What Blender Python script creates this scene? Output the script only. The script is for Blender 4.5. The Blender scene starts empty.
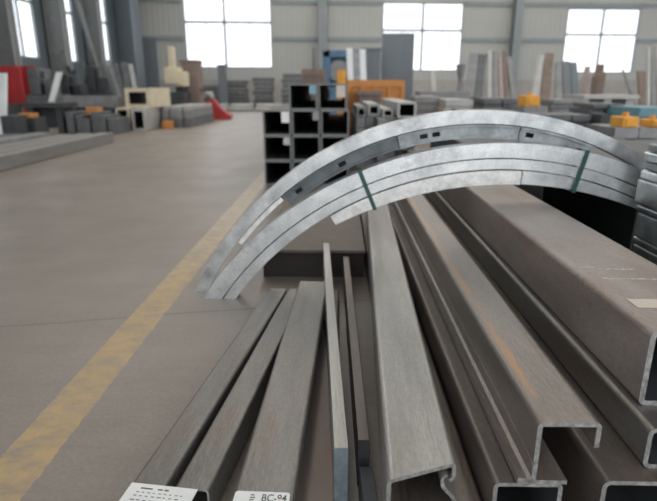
import bpy, bmesh, math, random
from mathutils import Vector, Matrix
random.seed(7)
SC = bpy.context.scene
COL = SC.collection
PI = math.pi

# ------------------------------------------------------------------ camera
F, H, CX, CY = 540.0, 1.2, 328.5, 250.5
PITCH = math.atan(162.5 / F)
YAW = math.radians(1.0)
cd = bpy.data.cameras.new('camera')
cd.sensor_fit = 'HORIZONTAL'; cd.sensor_width = 36.0
cd.lens = F / 657 * 36.0
cd.clip_end = 300
cam = bpy.data.objects.new('camera', cd); COL.objects.link(cam)
cam.location = (0, 0, H)
cam.rotation_euler = (PI / 2 - PITCH, 0, YAW)
SC.camera = cam
cd.dof.use_dof = True
cd.dof.focus_distance = 1.75
cd.dof.aperture_fstop = 2.3

# ------------------------------------------------------------------ world, light, exposure
w = bpy.data.worlds.new('world'); SC.world = w; w.use_nodes = True
wn = w.node_tree.nodes['Background']
wn.inputs[0].default_value = (0.99, 0.99, 1.0, 1); wn.inputs[1].default_value = 2.1
def area(name, loc, rot, sx, sy, power, col=(1, 0.95, 0.88)):
    l = bpy.data.lights.new(name, 'AREA'); l.shape = 'RECTANGLE'; l.size = sx; l.size_y = sy
    l.energy = power; l.color = col
    o = bpy.data.objects.new(name, l); COL.objects.link(o); o.location = loc; o.rotation_euler = rot
    return o
# area lamps under the unseen roof as skylights, set to brighten the far floor
for i, (x, p) in enumerate(((-8, 520), (-1.5, 620), (5, 620), (12, 600), (19, 500))):
    area('skylight_lamp', (x, 23, 9.7), (0, 0, 0), 1.6, 32, p * 1.4)
SC.view_settings.view_transform = 'Standard'
SC.view_settings.look = 'None'
SC.view_settings.gamma = 1.0
SC.view_settings.use_curve_mapping = False
SC.view_settings.exposure = 0.0
SC.cycles.max_bounces = 6
SC.cycles.use_denoising = True

# ------------------------------------------------------------------ view rays used to lay things out
def ray(x, y):
    a = (x - CX) / F; b = -(y - CY) / F
    v = Vector((a, math.cos(PITCH) + b * math.sin(PITCH), -math.sin(PITCH) + b * math.cos(PITCH)))
    return Matrix.Rotation(YAW, 3, 'Z') @ v
def P(x, y, z=0.0):
    d = ray(x, y); return Vector((0, 0, H)) + d * ((z - H) / d.z)
def D(x, y, Y):
    d = ray(x, y); return Vector((0, 0, H)) + d * (Y / d.y)
WALLM = 0.09; WALL0 = 39.2
def Dw(x, y):   # on the back wall, which runs away slightly to the right
    d = ray(x, y); return Vector((0, 0, H)) + d * (WALL0 / (d.y - WALLM * d.x))

# ------------------------------------------------------------------ materials
def mat(name, c1, c2=None, metallic=0.0, rough=0.6, scale=6.0, stretch=(1, 1, 1), bump=0.0, c3=None, c3amt=0.35, spec=0.5, fine=True, speck=0.0):
    m = bpy.data.materials.new(name); m.use_nodes = True
    nt = m.node_tree; N = nt.nodes; L = nt.links
    b = N['Principled BSDF']
    b.inputs['Metallic'].default_value = metallic; b.inputs['Roughness'].default_value = rough
    b.inputs['Specular IOR Level'].default_value = spec
    if c2 is None: c2 = tuple(v * 0.8 for v in c1)
    tc = N.new('ShaderNodeTexCoord'); mp = N.new('ShaderNodeMapping'); mp.inputs['Scale'].default_value = stretch
    L.new(tc.outputs['Object'], mp.inputs['Vector'])
    n1 = N.new('ShaderNodeTexNoise'); n1.inputs['Scale'].default_value = scale; n1.inputs['Detail'].default_value = 6; n1.inputs['Roughness'].default_value = 0.62
    L.new(mp.outputs[0], n1.inputs['Vector'])
    r1 = N.new('ShaderNodeValToRGB'); r1.color_ramp.elements[0].position = 0.34; r1.color_ramp.elements[1].position = 0.68
    r1.color_ramp.elements[0].color = (*c2, 1); r1.color_ramp.elements[1].color = (*c1, 1)
    L.new(n1.outputs['Fac'], r1.inputs[0])
    out = r1.outputs[0]
    if c3 is not None:
        n2 = N.new('ShaderNodeTexNoise'); n2.inputs['Scale'].default_value = scale * 0.45; n2.inputs['Detail'].default_value = 8; n2.inputs['Roughness'].default_value = 0.7
        mp2 = N.new('ShaderNodeMapping'); mp2.inputs['Location'].default_value = (3.1, 7.7, 1.3); mp2.inputs['Scale'].default_value = stretch
        L.new(tc.outputs['Object'], mp2.inputs['Vector']); L.new(mp2.outputs[0], n2.inputs['Vector'])
        r2 = N.new('ShaderNodeValToRGB'); r2.color_ramp.elements[0].position = 0.62 - c3amt * 0.3; r2.color_ramp.elements[1].position = 0.78
        L.new(n2.outputs['Fac'], r2.inputs[0])
        mx = N.new('ShaderNodeMix'); mx.data_type = 'RGBA'; L.new(r2.outputs[0], mx.inputs[0]); L.new(out, mx.inputs[6]); mx.inputs[7].default_value = (*c3, 1)
        out = mx.outputs[2]
    if speck:
        n4 = N.new('ShaderNodeTexNoise'); n4.inputs['Scale'].default_value = 140; n4.inputs['Detail'].default_value = 5; n4.inputs['Roughness'].default_value = .75
        mp4 = N.new('ShaderNodeMapping'); mp4.inputs['Scale'].default_value = (1, max(stretch[1], .3), 1); L.new(tc.outputs['Object'], mp4.inputs[0]); L.new(mp4.outputs[0], n4.inputs['Vector'])
        r4 = N.new('ShaderNodeValToRGB'); r4.color_ramp.elements[0].position = .36; r4.color_ramp.elements[1].position = .62
        r4.color_ramp.elements[0].color = (.62, .61, .6, 1); r4.color_ramp.elements[1].color = (1.12, 1.12, 1.12, 1); L.new(n4.outputs['Fac'], r4.inputs[0])
        m4 = N.new('ShaderNodeMix'); m4.data_type = 'RGBA'; m4.blend_type = 'MULTIPLY'; m4.inputs[0].default_value = speck; L.new(out, m4.inputs[6]); L.new(r4.outputs[0], m4.inputs[7]); out = m4.outputs[2]
    L.new(out, b.inputs['Base Color'])
    if fine:
        mr = N.new('ShaderNodeMapRange'); mr.inputs[3].default_value = max(0, rough - 0.1); mr.inputs[4].default_value = min(1, rough + 0.12)
        L.new(n1.outputs['Fac'], mr.inputs[0]); L.new(mr.outputs[0], b.inputs['Roughness'])
    if bump:
        n3 = N.new('ShaderNodeTexNoise'); n3.inputs['Scale'].default_value = scale * 9; n3.inputs['Detail'].default_value = 4
        L.new(mp.outputs[0], n3.inputs['Vector'])
        bp = N.new('ShaderNodeBump'); bp.inputs['Strength'].default_value = bump; bp.inputs['Distance'].default_value = 0.004
        L.new(n3.outputs['Fac'], bp.inputs['Height']); L.new(bp.outputs[0], b.inputs['Normal'])
    return m
M = {}
M['mill'] = mat('mill_scale_steel', (.21, .206, .194), (.128, .125, .118), .55, .38, 13, (1, .16, 1), .3, c3=(.17, .12, .09), c3amt=.25, speck=.5)
M['mill_brown'] = mat('brown_mill_steel', (.17, .148, .13), (.1, .088, .08), .5, .42, 11, (1, .2, 1), .3, c3=(.16, .09, .05), c3amt=.4, speck=.5)
M['mill_warm'] = mat('warm_mill_steel', (.3, .262, .238), (.21, .187, .172), .35, .42, 8, (1, .3, 1), .3, c3=(.2, .13, .095), c3amt=.4, speck=.5)
M['mill_grey'] = mat('grey_mill_steel', (.36, .353, .333), (.26, .256, .241), .55, .36, 15, (1, .1, 1), .25, speck=.4)
M['mill_rust'] = mat('rusty_flat_steel', (.21, .21, .21), (.13, .12, .113), .4, .5, 8, (1, .15, 1), .12, c3=(.22, .12, .06), c3amt=.45)
M['blue_edge'] = mat('blue_grey_cut_face', (.2, .26, .29), (.1, .13, .15), .4, .45, 22, (1, 1, 1), .3)
M['cut'] = mat('sawn_steel_end', (.42, .43, .43), (.17, .17, .17), .6, .42, 55, (1, 1, 1), .3)
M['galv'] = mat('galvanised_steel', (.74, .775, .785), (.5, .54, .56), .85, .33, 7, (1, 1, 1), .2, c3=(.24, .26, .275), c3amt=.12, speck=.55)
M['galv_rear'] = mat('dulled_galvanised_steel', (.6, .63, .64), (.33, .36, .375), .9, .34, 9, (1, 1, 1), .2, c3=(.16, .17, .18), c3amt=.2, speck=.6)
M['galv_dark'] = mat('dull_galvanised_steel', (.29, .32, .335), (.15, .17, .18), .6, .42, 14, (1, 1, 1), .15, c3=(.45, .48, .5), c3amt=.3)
M['galv_scuff'] = mat('scuffed_galvanised_steel', (.8, .815, .81), (.56, .58, .585), .85, .38, 18, (1, 1, 1), .2, c3=(.2, .21, .22), c3amt=0, speck=.5)
M['dark_channel'] = mat('dark_blued_steel', (.12, .14, .15), (.07, .08, .085), .6, .4, 14, (1, 1, 1), .1)
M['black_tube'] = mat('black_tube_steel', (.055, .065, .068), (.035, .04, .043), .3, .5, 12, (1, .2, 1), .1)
M['tube_rim'] = mat('tube_end_steel', (.19, .2, .2), (.12, .125, .125), .4, .5, 25)
M['strap'] = mat('green_strap', (.012, .07, .058), (.008, .042, .035), 0, .35, 20)
M['paper'] = mat('label_paper', (.72, .73, .72), (.62, .63, .62), 0, .6, 12)
M['ink'] = mat('label_ink', (.08, .08, .085), None, 0, .6, 12)
M['paper_tan'] = mat('tan_tag_paper', (.55, .48, .41), (.47, .41, .35), 0, .6, 12)
M['blue_paper'] = mat('blue_tag', (.2, .36, .48), None, 0, .6, 12)
M['chalk'] = mat('chalk', (.6, .56, .53), (.4, .36, .33), 0, .9, 60)
M['brown_top'] = mat('brown_platform_steel', (.15, .125, .105), (.1, .085, .072), .2, .6, 5, (1, 1, 1), .1)
M['sleeper_shade'] = mat('sleeper_shade_steel', (.035, .031, .028), None, .1, .7, 12)  # sleeper block, and the shade colour under the platform plate
M['wall'] = mat('painted_wall_sheet', (.385, .4, .39), (.36, .375, .365), 0, .6, .6)
M['wall_base'] = mat('rendered_wall_base', (.36, .355, .34), (.3, .295, .285), 0, .8, 1.5)
M['left_wall'] = mat('blue_grey_wall_sheet', (.11, .135, .15), (.09, .11, .125), 0, .6, .6)
M['frame'] = mat('column_paint', (.24, .28, .295), (.2, .235, .25), 0, .5, 2)
M['column_grey'] = mat('grey_column_paint', (.2, .21, .21), (.15, .16, .16), 0, .5, 2)
M['winframe'] = mat('window_frame_aluminium', (.3, .34, .36), None, .3, .5, 3)
M['roof'] = mat('roof_sheet', (.45, .47, .48), None, 0, .7, 1)
M['orange'] = mat('orange_paint', (.6, .25, .05), (.42, .17, .04), 0, .5, 3, c3=(.2, .08, .03), c3amt=.2)
M['yellow'] = mat('yellow_paint', (.75, .36, .04), (.6, .28, .03), 0, .5, 4)
M['blue'] = mat('blue_paint', (.08, .19, .31), (.05, .12, .21), 0, .5, 3)
M['teal'] = mat('teal_paint', (.14, .3, .36), (.1, .22, .27), 0, .5, 3)
M['red'] = mat('red_paint', (.45, .035, .035), (.3, .025, .025), 0, .5, 2)
M['cream'] = mat('cream_paint', (.62, .56, .42), (.5, .45, .33), 0, .6, 3)
M['brown'] = mat('brown_rusted_plate', (.24, .19, .16), (.16, .125, .105), .1, .7, 5)
M['slate'] = mat('slate_painted_panel', (.15, .175, .2), (.125, .15, .17), .1, .5, 2)
M['far_dark'] = mat('dark_machine_steel', (.06, .066, .072), (.035, .04, .043), .2, .6, 4)
M['far_grey'] = mat('grey_stock_steel', (.27, .28, .285), (.18, .185, .19), .3, .5, 4)
M['far_light'] = mat('pale_stock_steel', (.45, .455, .45), (.34, .345, .34), .3, .5, 4)
M['far_mid'] = mat('mid_grey_stock_steel', (.15, .16, .17), (.09, .1, .105), .3, .5, 4)
M['beam_left'] = mat('aisle_beam_steel', (.27, .262, .25), (.2, .193, .185), .3, .5, 5, (1, .2, 1))
M['white'] = mat('white_sheet', (.7, .74, .76), (.6, .64, .66), .1, .5, 3)
M['pink'] = mat('pinkish_primed_steel', (.4, .33, .32), (.3, .24, .23), .2, .5, 5)

def glass():
    m = bpy.data.materials.new('window_glass'); m.use_nodes = True; nt = m.node_tree; N = nt.nodes; L = nt.links
    N.remove(N['Principled BSDF'])
    t = N.new('ShaderNodeBsdfTransparent'); t.inputs[0].default_value = (.96, .98, 1, 1)
    g = N.new('ShaderNodeBsdfGlossy'); g.inputs['Roughness'].default_value = .1
    mx = N.new('ShaderNodeMixShader'); mx.inputs[0].default_value = .06
    L.new(t.outputs[0], mx.inputs[1]); L.new(g.outputs[0], mx.inputs[2]); L.new(mx.outputs[0], N['Material Output'].inputs[0])
    return m
M['glass'] = glass()

def streak_mat():
    # grey top with one orange rust streak running along the rail
    m = mat('rust_streaked_steel', (.235, .21, .188), (.15, .134, .122), .5, .38, 11, (1, .16, 1), .3, speck=.5)
    nt = m.node_tree; N = nt.nodes; L = nt.links; b = N['Principled BSDF']
    src = b.inputs['Base Color'].links[0].from_socket
    tc = N.new('ShaderNodeTexCoord'); sp = N.new('ShaderNodeSeparateXYZ'); L.new(tc.outputs['Object'], sp.inputs[0])
    nz = N.new('ShaderNodeTexNoise'); nz.inputs['Scale'].default_value = 5; nz.inputs['Detail'].default_value = 6
    mp = N.new('ShaderNodeMapping'); mp.inputs['Scale'].default_value = (3, .6, 3); L.new(tc.outputs['Object'], mp.inputs[0]); L.new(mp.outputs[0], nz.inputs['Vector'])
    def mth(op, a, b_=None):
        n = N.new('ShaderNodeMath'); n.operation = op
        for i, v in enumerate((a, b_)):
            if v is None: continue
            if isinstance(v, (int, float)): n.inputs[i].default_value = v
            else: L.new(v, n.inputs[i])
        return n.outputs[0]
    d = mth('ABSOLUTE', mth('SUBTRACT', sp.outputs['X'], .028))
    d2 = mth('SUBTRACT', 1.0, mth('DIVIDE', d, .018))
    wgt = N.new('ShaderNodeMapRange'); wgt.inputs[1].default_value = .4; wgt.inputs[2].default_value = .58; L.new(nz.outputs['Fac'], wgt.inputs[0])
    f = mth('MULTIPLY', mth('MAXIMUM', d2, 0.0), wgt.outputs[0])
    f = mth('MINIMUM', mth('MULTIPLY', f, 1.3), .65)
    mx = N.new('ShaderNodeMix'); mx.data_type = 'RGBA'; L.new(f, mx.inputs[0]); L.new(src, mx.inputs[6]); mx.inputs[7].default_value = (.34, .19, .085, 1)
    L.new(mx.outputs[2], b.inputs['Base Color'])
    return m
M['streak'] = streak_mat()

def corrugated(base, pitch=.3, axis='X'):
    m = base.copy(); nt = m.node_tree; N = nt.nodes; L = nt.links; b = N['Principled BSDF']
    tc = N.new('ShaderNodeTexCoord'); wv = N.new('ShaderNodeTexWave'); wv.bands_direction = axis; wv.inputs['Scale'].default_value = .314 / pitch
    wv.wave_profile = 'SIN'; L.new(tc.outputs['Object'], wv.inputs['Vector'])
    bp = N.new('ShaderNodeBump'); bp.inputs['Strength'].default_value = .4; bp.inputs['Distance'].default_value = .03
    L.new(wv.outputs['Fac'], bp.inputs['Height']); L.new(bp.outputs[0], b.inputs['Normal'])
    return m
M['wall_c'] = corrugated(M['wall'], .35, 'X')
M['left_c'] = corrugated(M['left_wall'], .35, 'Y')

def floor_mat():
    m = bpy.data.materials.new('concrete_floor'); m.use_nodes = True; nt = m.node_tree; N = nt.nodes; L = nt.links; b = N['Principled BSDF']
    tc = N.new('ShaderNodeTexCoord'); ob = tc.outputs['Object']
    def noise(s, det=8, ro=.6, st=(1, 1, 1)):
        mp = N.new('ShaderNodeMapping'); mp.inputs['Scale'].default_value = st; L.new(ob, mp.inputs[0])
        n = N.new('ShaderNodeTexNoise'); n.inputs['Scale'].default_value = s; n.inputs['Detail'].default_value = det; n.inputs['Roughness'].default_value = ro
        L.new(mp.outputs[0], n.inputs['Vector']); return n.outputs['Fac']
    def ramp(f, p0, c0, p1, c1):
        r = N.new('ShaderNodeValToRGB'); r.color_ramp.elements[0].position = p0; r.color_ramp.elements[1].position = p1
        r.color_ramp.elements[0].color = (*c0, 1); r.color_ramp.elements[1].color = (*c1, 1); L.new(f, r.inputs[0]); return r.outputs[0]
    def mix(f, a, c):
        x = N.new('ShaderNodeMix'); x.data_type = 'RGBA'
        L.new(f, x.inputs[0]); L.new(a, x.inputs[6])
        if isinstance(c, tuple): x.inputs[7].default_value = (*c, 1)
        else: L.new(c, x.inputs[7])
        return x.outputs[2]
    def mth(op, a, b_=None):
        n = N.new('ShaderNodeMath'); n.operation = op
        for i, v in enumerate((a, b_)):
            if v is None: continue
            if isinstance(v, (int, float)): n.inputs[i].default_value = v
            else: L.new(v, n.inputs[i])
        return n.outputs[0]
    base = ramp(noise(1.1, 8, .6), .3, (.195, .168, .142), .7, (.268, .233, .2))
    blot = ramp(noise(3.2, 10, .7, (.5, 1.5, 1)), .5, (0, 0, 0), .8, (1, 1, 1))
    base = mix(mth('MULTIPLY', blot, .35), base, (.14, .12, .102))
    fine = ramp(noise(60, 4, .7), .35, (.72, .72, .72), .7, (1.05, 1.05, 1.05))
    mu = N.new('ShaderNodeMix'); mu.data_type = 'RGBA'; mu.blend_type = 'MULTIPLY'; mu.inputs[0].default_value = .6; L.new(base, mu.inputs[6]); L.new(fine, mu.inputs[7]); base = mu.outputs[2]
    st2 = ramp(noise(9, 8, .75, (.35, 2.2, 1)), .45, (0, 0, 0), .75, (1, 1, 1))
    base = mix(mth('MULTIPLY', st2, .22), base, (.13, .112, .096))
    sp = N.new('ShaderNodeSeparateXYZ'); L.new(ob, sp.inputs[0]); X, Y = sp.outputs[0], sp.outputs[1]
    # saw-cut joints across the aisle
    a = P(10, 326); c = P(148, 316); k = (c.y - a.y) / (c.x - a.x)
    yy = mth('SUBTRACT', mth('SUBTRACT', Y, a.y), mth('MULTIPLY', mth('SUBTRACT', X, a.x), k))
    yy = mth('ADD', yy, mth('MULTIPLY', mth('SUBTRACT', noise(3, 3), .5), .05))
    yy = mth('ABSOLUTE', mth('SUBTRACT', mth('MODULO', mth('ADD', yy, 303.0), 6.0), 3.0))
    jt = mth('MULTIPLY', mth('LESS_THAN', yy, .008), .55)
    base = mix(jt, base, (.07, .062, .055))
    # worn yellow lane line
    l0 = P(0, 458); r0 = P(52, 458); l1 = P(145, 300); r1 = P(176, 300)
    kl = (l1.x - l0.x) / (l1.y - l0.y); wd = ((r0.x - l0.x) + (r1.x - l1.x)) / 2
    u = mth('SUBTRACT', mth('SUBTRACT', X, l0.x), mth('MULTIPLY', mth('SUBTRACT', Y, l0.y), kl))
    u = mth('ADD', u, mth('MULTIPLY', mth('SUBTRACT', noise(14, 4), .5), .025))
    inl = mth('MULTIPLY', mth('GREATER_THAN', u, 0.0), mth('LESS_THAN', u, wd))
    wear = ramp(noise(7, 12, .78, (1, 1.6, 1)), .36, (.18, .18, .18), .58, (1, 1, 1))
    near = N.new('ShaderNodeMapRange'); near.inputs[1].default_value = 1.0; near.inputs[2].default_value = 3.2; near.inputs[3].default_value = .72; near.inputs[4].default_value = .9
    L.new(Y, near.inputs[0])
    pale = N.new('ShaderNodeMapRange'); pale.inputs[1].default_value = 3.0; pale.inputs[2].default_value = 5.5; L.new(Y, pale.inputs[0])
    col = N.new('ShaderNodeMix'); col.data_type = 'RGBA'; L.new(pale.outputs[0], col.inputs[0]); col.inputs[6].default_value = (.44, .30, .125, 1); col.inputs[7].default_value = (.46, .37, .25, 1)
    fm = mth('MULTIPLY', mth('MULTIPLY', inl, wear), near.outputs[0])
    base = mix(fm, base, col.outputs[2])
    L.new(base, b.inputs['Base Color'])
    mr = N.new('ShaderNodeMapRange'); mr.inputs[3].default_value = .3; mr.inputs[4].default_value = .5; L.new(noise(2, 6), mr.inputs[0]); L.new(mr.outputs[0], b.inputs['Roughness'])
    bp = N.new('ShaderNodeBump'); bp.inputs['Strength'].default_value = .25; bp.inputs['Distance'].default_value = .004; L.new(noise(40, 6, .7), bp.inputs['Height']); L.new(bp.outputs[0], b.inputs['Normal'])
    return m
M['floor'] = floor_mat()

# ------------------------------------------------------------------ helpers
def tag(o, label=None, cat=None, group=None, kind=None):
    if label: o['label'] = label
    if cat: o['category'] = cat
    if group: o['group'] = group
    if kind: o['kind'] = kind
    return o
def link(name, bm, mats, parent=None, loc=None, rz=0, smooth=35, rot=None):
    me = bpy.data.meshes.new(name); bmesh.ops.recalc_face_normals(bm, faces=bm.faces); bm.to_mesh(me); bm.free()
    if not isinstance(mats, (list, tuple)): mats = [mats]
    for m in mats: me.materials.append(m)
    if smooth:
        me.polygons.foreach_set('use_smooth', [True] * len(me.polygons)); me.set_sharp_from_angle(angle=math.radians(smooth))
    o = bpy.data.objects.new(name, me); COL.objects.link(o)
    if loc is not None: o.location = loc
    o.rotation_euler = rot if rot else (0, 0, rz)
    if smooth and len(me.polygons) > 12:
        wm = o.modifiers.new('weighted_normal', 'WEIGHTED_NORMAL'); wm.keep_sharp = True
    if parent: o.parent = parent
    return o
def empty(name, loc, rz=0):
    o = bpy.data.objects.new(name, None); COL.objects.link(o); o.location = loc; o.rotation_euler = (0, 0, rz); o.empty_display_size = .1
    return o
def box(bm, x0, x1, y0, y1, z0, z1, mi=0, mtx=None, bev=0):
    vs = [Vector((x, y, z)) for z in (z0, z1) for y in (y0, y1) for x in (x0, x1)]
    if mtx: vs = [mtx @ v for v in vs]
    v = [bm.verts.new(c) for c in vs]
    fs = [bm.faces.new([v[i] for i in q]) for q in ((0, 2, 3, 1), (4, 5, 7, 6), (0, 1, 5, 4), (2, 6, 7, 3), (0, 4, 6, 2), (1, 3, 7, 5))]
    for f in fs: f.material_index = mi
    if bev:
        es = list({e for f in fs for e in f.edges})
        bmesh.ops.bevel(bm, geom=es, offset=bev, segments=2, affect='EDGES', profile=.5)
    return fs
def bar(bm, p0, p1, w, h=None, mi=0, up=Vector((0, 0, 1))):
    p0, p1 = Vector(p0), Vector(p1); h = h or w; d = (p1 - p0).normalized()
    if abs(d.dot(up)) > .95: up = Vector((0, 1, 0))
    s = d.cross(up).normalized(); u = s.cross(d)
    a = [bm.verts.new(p + s * w / 2 * i + u * h / 2 * j) for p in (p0, p1) for i, j in ((-1, -1), (1, -1), (1, 1), (-1, 1))]
    for q in ((0, 1, 2, 3), (7, 6, 5, 4), (0, 4, 5, 1), (1, 5, 6, 2), (2, 6, 7, 3), (3, 7, 4, 0)):
        bm.faces.new([a[i] for i in q]).material_index = mi
def cyl(bm, p0, p1, r, n=14, r2=None, mi=0):
    p0, p1 = Vector(p0), Vector(p1); d = (p1 - p0).normalized(); r2 = r if r2 is None else r2
    up = Vector((0, 0, 1)) if abs(d.z) < .9 else Vector((1, 0, 0)); s = d.cross(up).normalized(); u = s.cross(d)
    A = [bm.verts.new(p0 + (s * math.cos(2 * PI * i / n) + u * math.sin(2 * PI * i / n)) * r) for i in range(n)]
    B = [bm.verts.new(p1 + (s * math.cos(2 * PI * i / n) + u * math.sin(2 * PI * i / n)) * r2) for i in range(n)]
    for i in range(n): bm.faces.new((A[i], A[(i + 1) % n], B[(i + 1) % n], B[i])).material_index = mi
    bm.faces.new(A[::-1]).material_index = mi; bm.faces.new(B).material_index = mi
def new(): return bmesh.new()

def rrect(w, h, r, n=4):     # rounded rectangle, x 0..w, z 0..-h
    pts = []
    for cx, cz, a0 in ((w - r, -r, 0), (r, -r, 90), (r, -h + r, 180), (w - r, -h + r, 270)):
        for i in range(n + 1):
            a = math.radians(a0 + 90 * i / n); pts.append((cx + r * math.cos(a), cz + r * math.sin(a)))
    return pts
def ring_extrude(bm, A, B, y0, y1, ysegs=1):
    """closed tube: outer loop A, inner loop B; material 1 on the sawn ends, 2 on the bore"""
    n = len(A)
    g = {}
    for t, y in enumerate((y0, y1)):
        for k, S in enumerate((A, B)):
            g[t, k] = [bm.verts.new((x, y, z)) for x, z in S]
    for i in range(n):
        j = (i + 1) % n
        bm.faces.new((g[0, 0][i], g[0, 0][j], g[1, 0][j], g[1, 0][i]))
        bm.faces.new((g[0, 1][j], g[0, 1][i], g[1, 1][i], g[1, 1][j])).material_index = 2
        for t in (0, 1):
            bm.faces.new((g[t, 0][i], g[t, 0][j], g[t, 1][j], g[t, 1][i])).material_index = 1
def fillet(path, r, n=4):
    out = [Vector(path[0])]
    for i in range(1, len(path) - 1):
        a, b, c = Vector(path[i - 1]), Vector(path[i]), Vector(path[i + 1])
        d1 = (a - b); d2 = (c - b); rr = min(r, d1.length * .45, d2.length * .45)
        p, q = b + d1.normalized() * rr, b + d2.normalized() * rr
        for k in range(n + 1):
            t = k / n; out.append(p * (1 - t) ** 2 + b * 2 * t * (1 - t) + q * t * t)
    out.append(Vector(path[-1])); return out
def strip_extrude(bm, path, th, y0, y1, r=.008):
    """folded sheet: centre line path (x,z) given a thickness, extruded along y"""
    c = fillet([(*p,) for p in path], r); n = len(c); Ls, Rs = [], []
    for i in range(n):
        t = (c[min(i + 1, n - 1)] - c[max(i - 1, 0)]).normalized(); nn = Vector((-t.y, t.x))
        Ls.append(c[i] + nn * th / 2); Rs.append(c[i] - nn * th / 2)
    V = {}
    for t, y in enumerate((y0, y1)):
        V[t, 0] = [bm.verts.new((p.x, y, p.y)) for p in Ls]; V[t, 1] = [bm.verts.new((p.x, y, p.y)) for p in Rs]
    for i in range(n - 1):
        bm.faces.new((V[0, 0][i], V[0, 0][i + 1], V[1, 0][i + 1], V[1, 0][i]))
        bm.faces.new((V[0, 1][i + 1], V[0, 1][i], V[1, 1][i], V[1, 1][i + 1]))
        for t in (0, 1): bm.faces.new((V[t, 0][i], V[t, 0][i + 1], V[t, 1][i + 1], V[t, 1][i])).material_index = 1
    for i in (0, n - 1): bm.faces.new((V[0, 0][i], V[0, 1][i], V[1, 1][i], V[1, 0][i]))
def heading(a, b):
    return -math.atan2(b[0] - a[0], b[1] - a[1])
def tube(name, pn, pf, w, h, th, r, m, cutm, label, cat, z, group=None, bore=None):
    """hollow section from near top-left corner pn to far top-left corner pf (x,y), top at z"""
    L = math.hypot(pf[0] - pn[0], pf[1] - pn[1])
    bm = new(); A = rrect(w, h, r); B = [(x, zz) for x, zz in rrect(w - 2 * th, h - 2 * th, max(r - th, .002))]; B = [(x + th, zz - th) for x, zz in B]
    ring_extrude(bm, A, B, 0, L)
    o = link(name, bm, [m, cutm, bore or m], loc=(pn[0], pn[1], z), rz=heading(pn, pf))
    return tag(o, label, cat, group)

# ------------------------------------------------------------------ setting
bm = new(); box(bm, -13.7, 34, -4, 44, -.2, 0); tag(link('floor', bm, M['floor'], smooth=0), kind='structure')
wa = Vector((-13.7, WALL0 - 13.7 * WALLM, 0)); ang = math.atan(WALLM)
def wx(px, py=60):   # distance along the back wall of an image column
    p = Dw(px, py); return (p - wa).length if False else math.hypot(p.x - wa.x, p.y - wa.y)
ROOF = 9.9
WIN = []
for (x0, x1, y0, y1) in ((186, 273, -6, 68.5), (381, 461, 2, 71.5), (562, 634, 8, 73.5)):
    WIN.append((wx(x0), wx(x1), Dw((x0 + x1) / 2, y1).z, Dw((x0 + x1) / 2, y0).z))
bm = new(); cur = 0.0; end = wx(657) + 14
for (a, b_, s, t) in WIN:
    box(bm, cur, a, 0, .15, 0, ROOF); box(bm, a, b_, 0, .15, 0, s); box(bm, a, b_, 0, .15, t, ROOF); cur = b_
box(bm, cur, end, 0, .15, 0, ROOF)
tag(link('wall_back', bm, M['wall_c'], loc=wa, rz=ang, smooth=0), kind='structure')
bm = new(); box(bm, .2, end, -.06, 0, 0, 1.75); tag(link('trim_1', bm, M['wall_base'], loc=wa, rz=ang, smooth=0), kind='structure')
for i, (a, b_, s, t) in enumerate(WIN):
    W = empty(f'window_{i+1}', wa + Vector((math.cos(ang) * a, math.sin(ang) * a, s)), ang); tag(W, kind='structure')
    w_, h_ = b_ - a, t - s
    bm = new()
    for (x, y, X_, Y_) in ((0, 0, w_, .12), (0, h_ - .12, w_, h_), (0, 0, .12, h_), (w_ - .12, 0, w_, h_)): box(bm, x, X_, .02, .12, y, Y_)
    fz = h_ * (.63 if i == 0 else .6)
    box(bm, 0, w_, .03, .11, fz - .085, fz + .085); mxx = (.46 if i == 0 else .5) * w_
    box(bm, mxx - .09, mxx + .09, .03, .11, 0, h_)
    if i < 2:
        for k in (.25, .75): box(bm, w_ * k - .02, w_ * k + .02, .04, .1, 0, fz)
    link('window_frame', bm, M['winframe'], W, smooth=0)
    bm = new(); box(bm, .05, w_ - .05, .06, .07, .05, h_ - .05); link('glass_pane', bm, M['glass'], W, smooth=0)
# girts and columns on the back wall
gi = 0
for z in (Dw(500, 40).z, Dw(500, 4).z):
    bm = new(); cur = .2
    for (a, b_, s, t) in WIN:
        if s < z < t: box(bm, cur, a - .05, -.12, 0, z - .12, z + .12); cur = b_ + .05
    box(bm, cur, end, -.12, 0, z - .12, z + .12)
    gi += 1; tag(link(f'trim_{gi+1}', bm, M['frame'], loc=wa, rz=ang, smooth=0), kind='structure')
def hcolumn(name, loc, rz, m, hgt=ROOF, wd=.5, dp=.6):
    bm = new(); box(bm, -wd / 2, wd / 2, -dp / 2, -dp / 2 + .04, 0, hgt); box(bm, -wd / 2, wd / 2, dp / 2 - .04, dp / 2, 0, hgt); box(bm, -.02, .02, -dp / 2, dp / 2, 0, hgt)
    box(bm, -wd / 2 - .1, wd / 2 + .1, -dp / 2 - .08, dp / 2 + .08, 0, .04)
    return tag(link(name, bm, m, loc=loc, rz=rz, smooth=0), kind='structure')
cn = 4
for px in (322, 511):
    u = wx(px); hcolumn(f'trim_{cn}', wa + Vector((math.cos(ang) * u + .05, math.sin(ang) * u - .47, 0)), ang, M['frame'], wd=.55); cn += 1
bm = new(); u0, u1 = wx(150), wx(156); box(bm, .3, wx(158), -.2, -.02, 0, Dw(150, 38).z); tag(link('door_1', bm, M['slate'], loc=wa, rz=ang, smooth=0), kind='structure')
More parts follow.
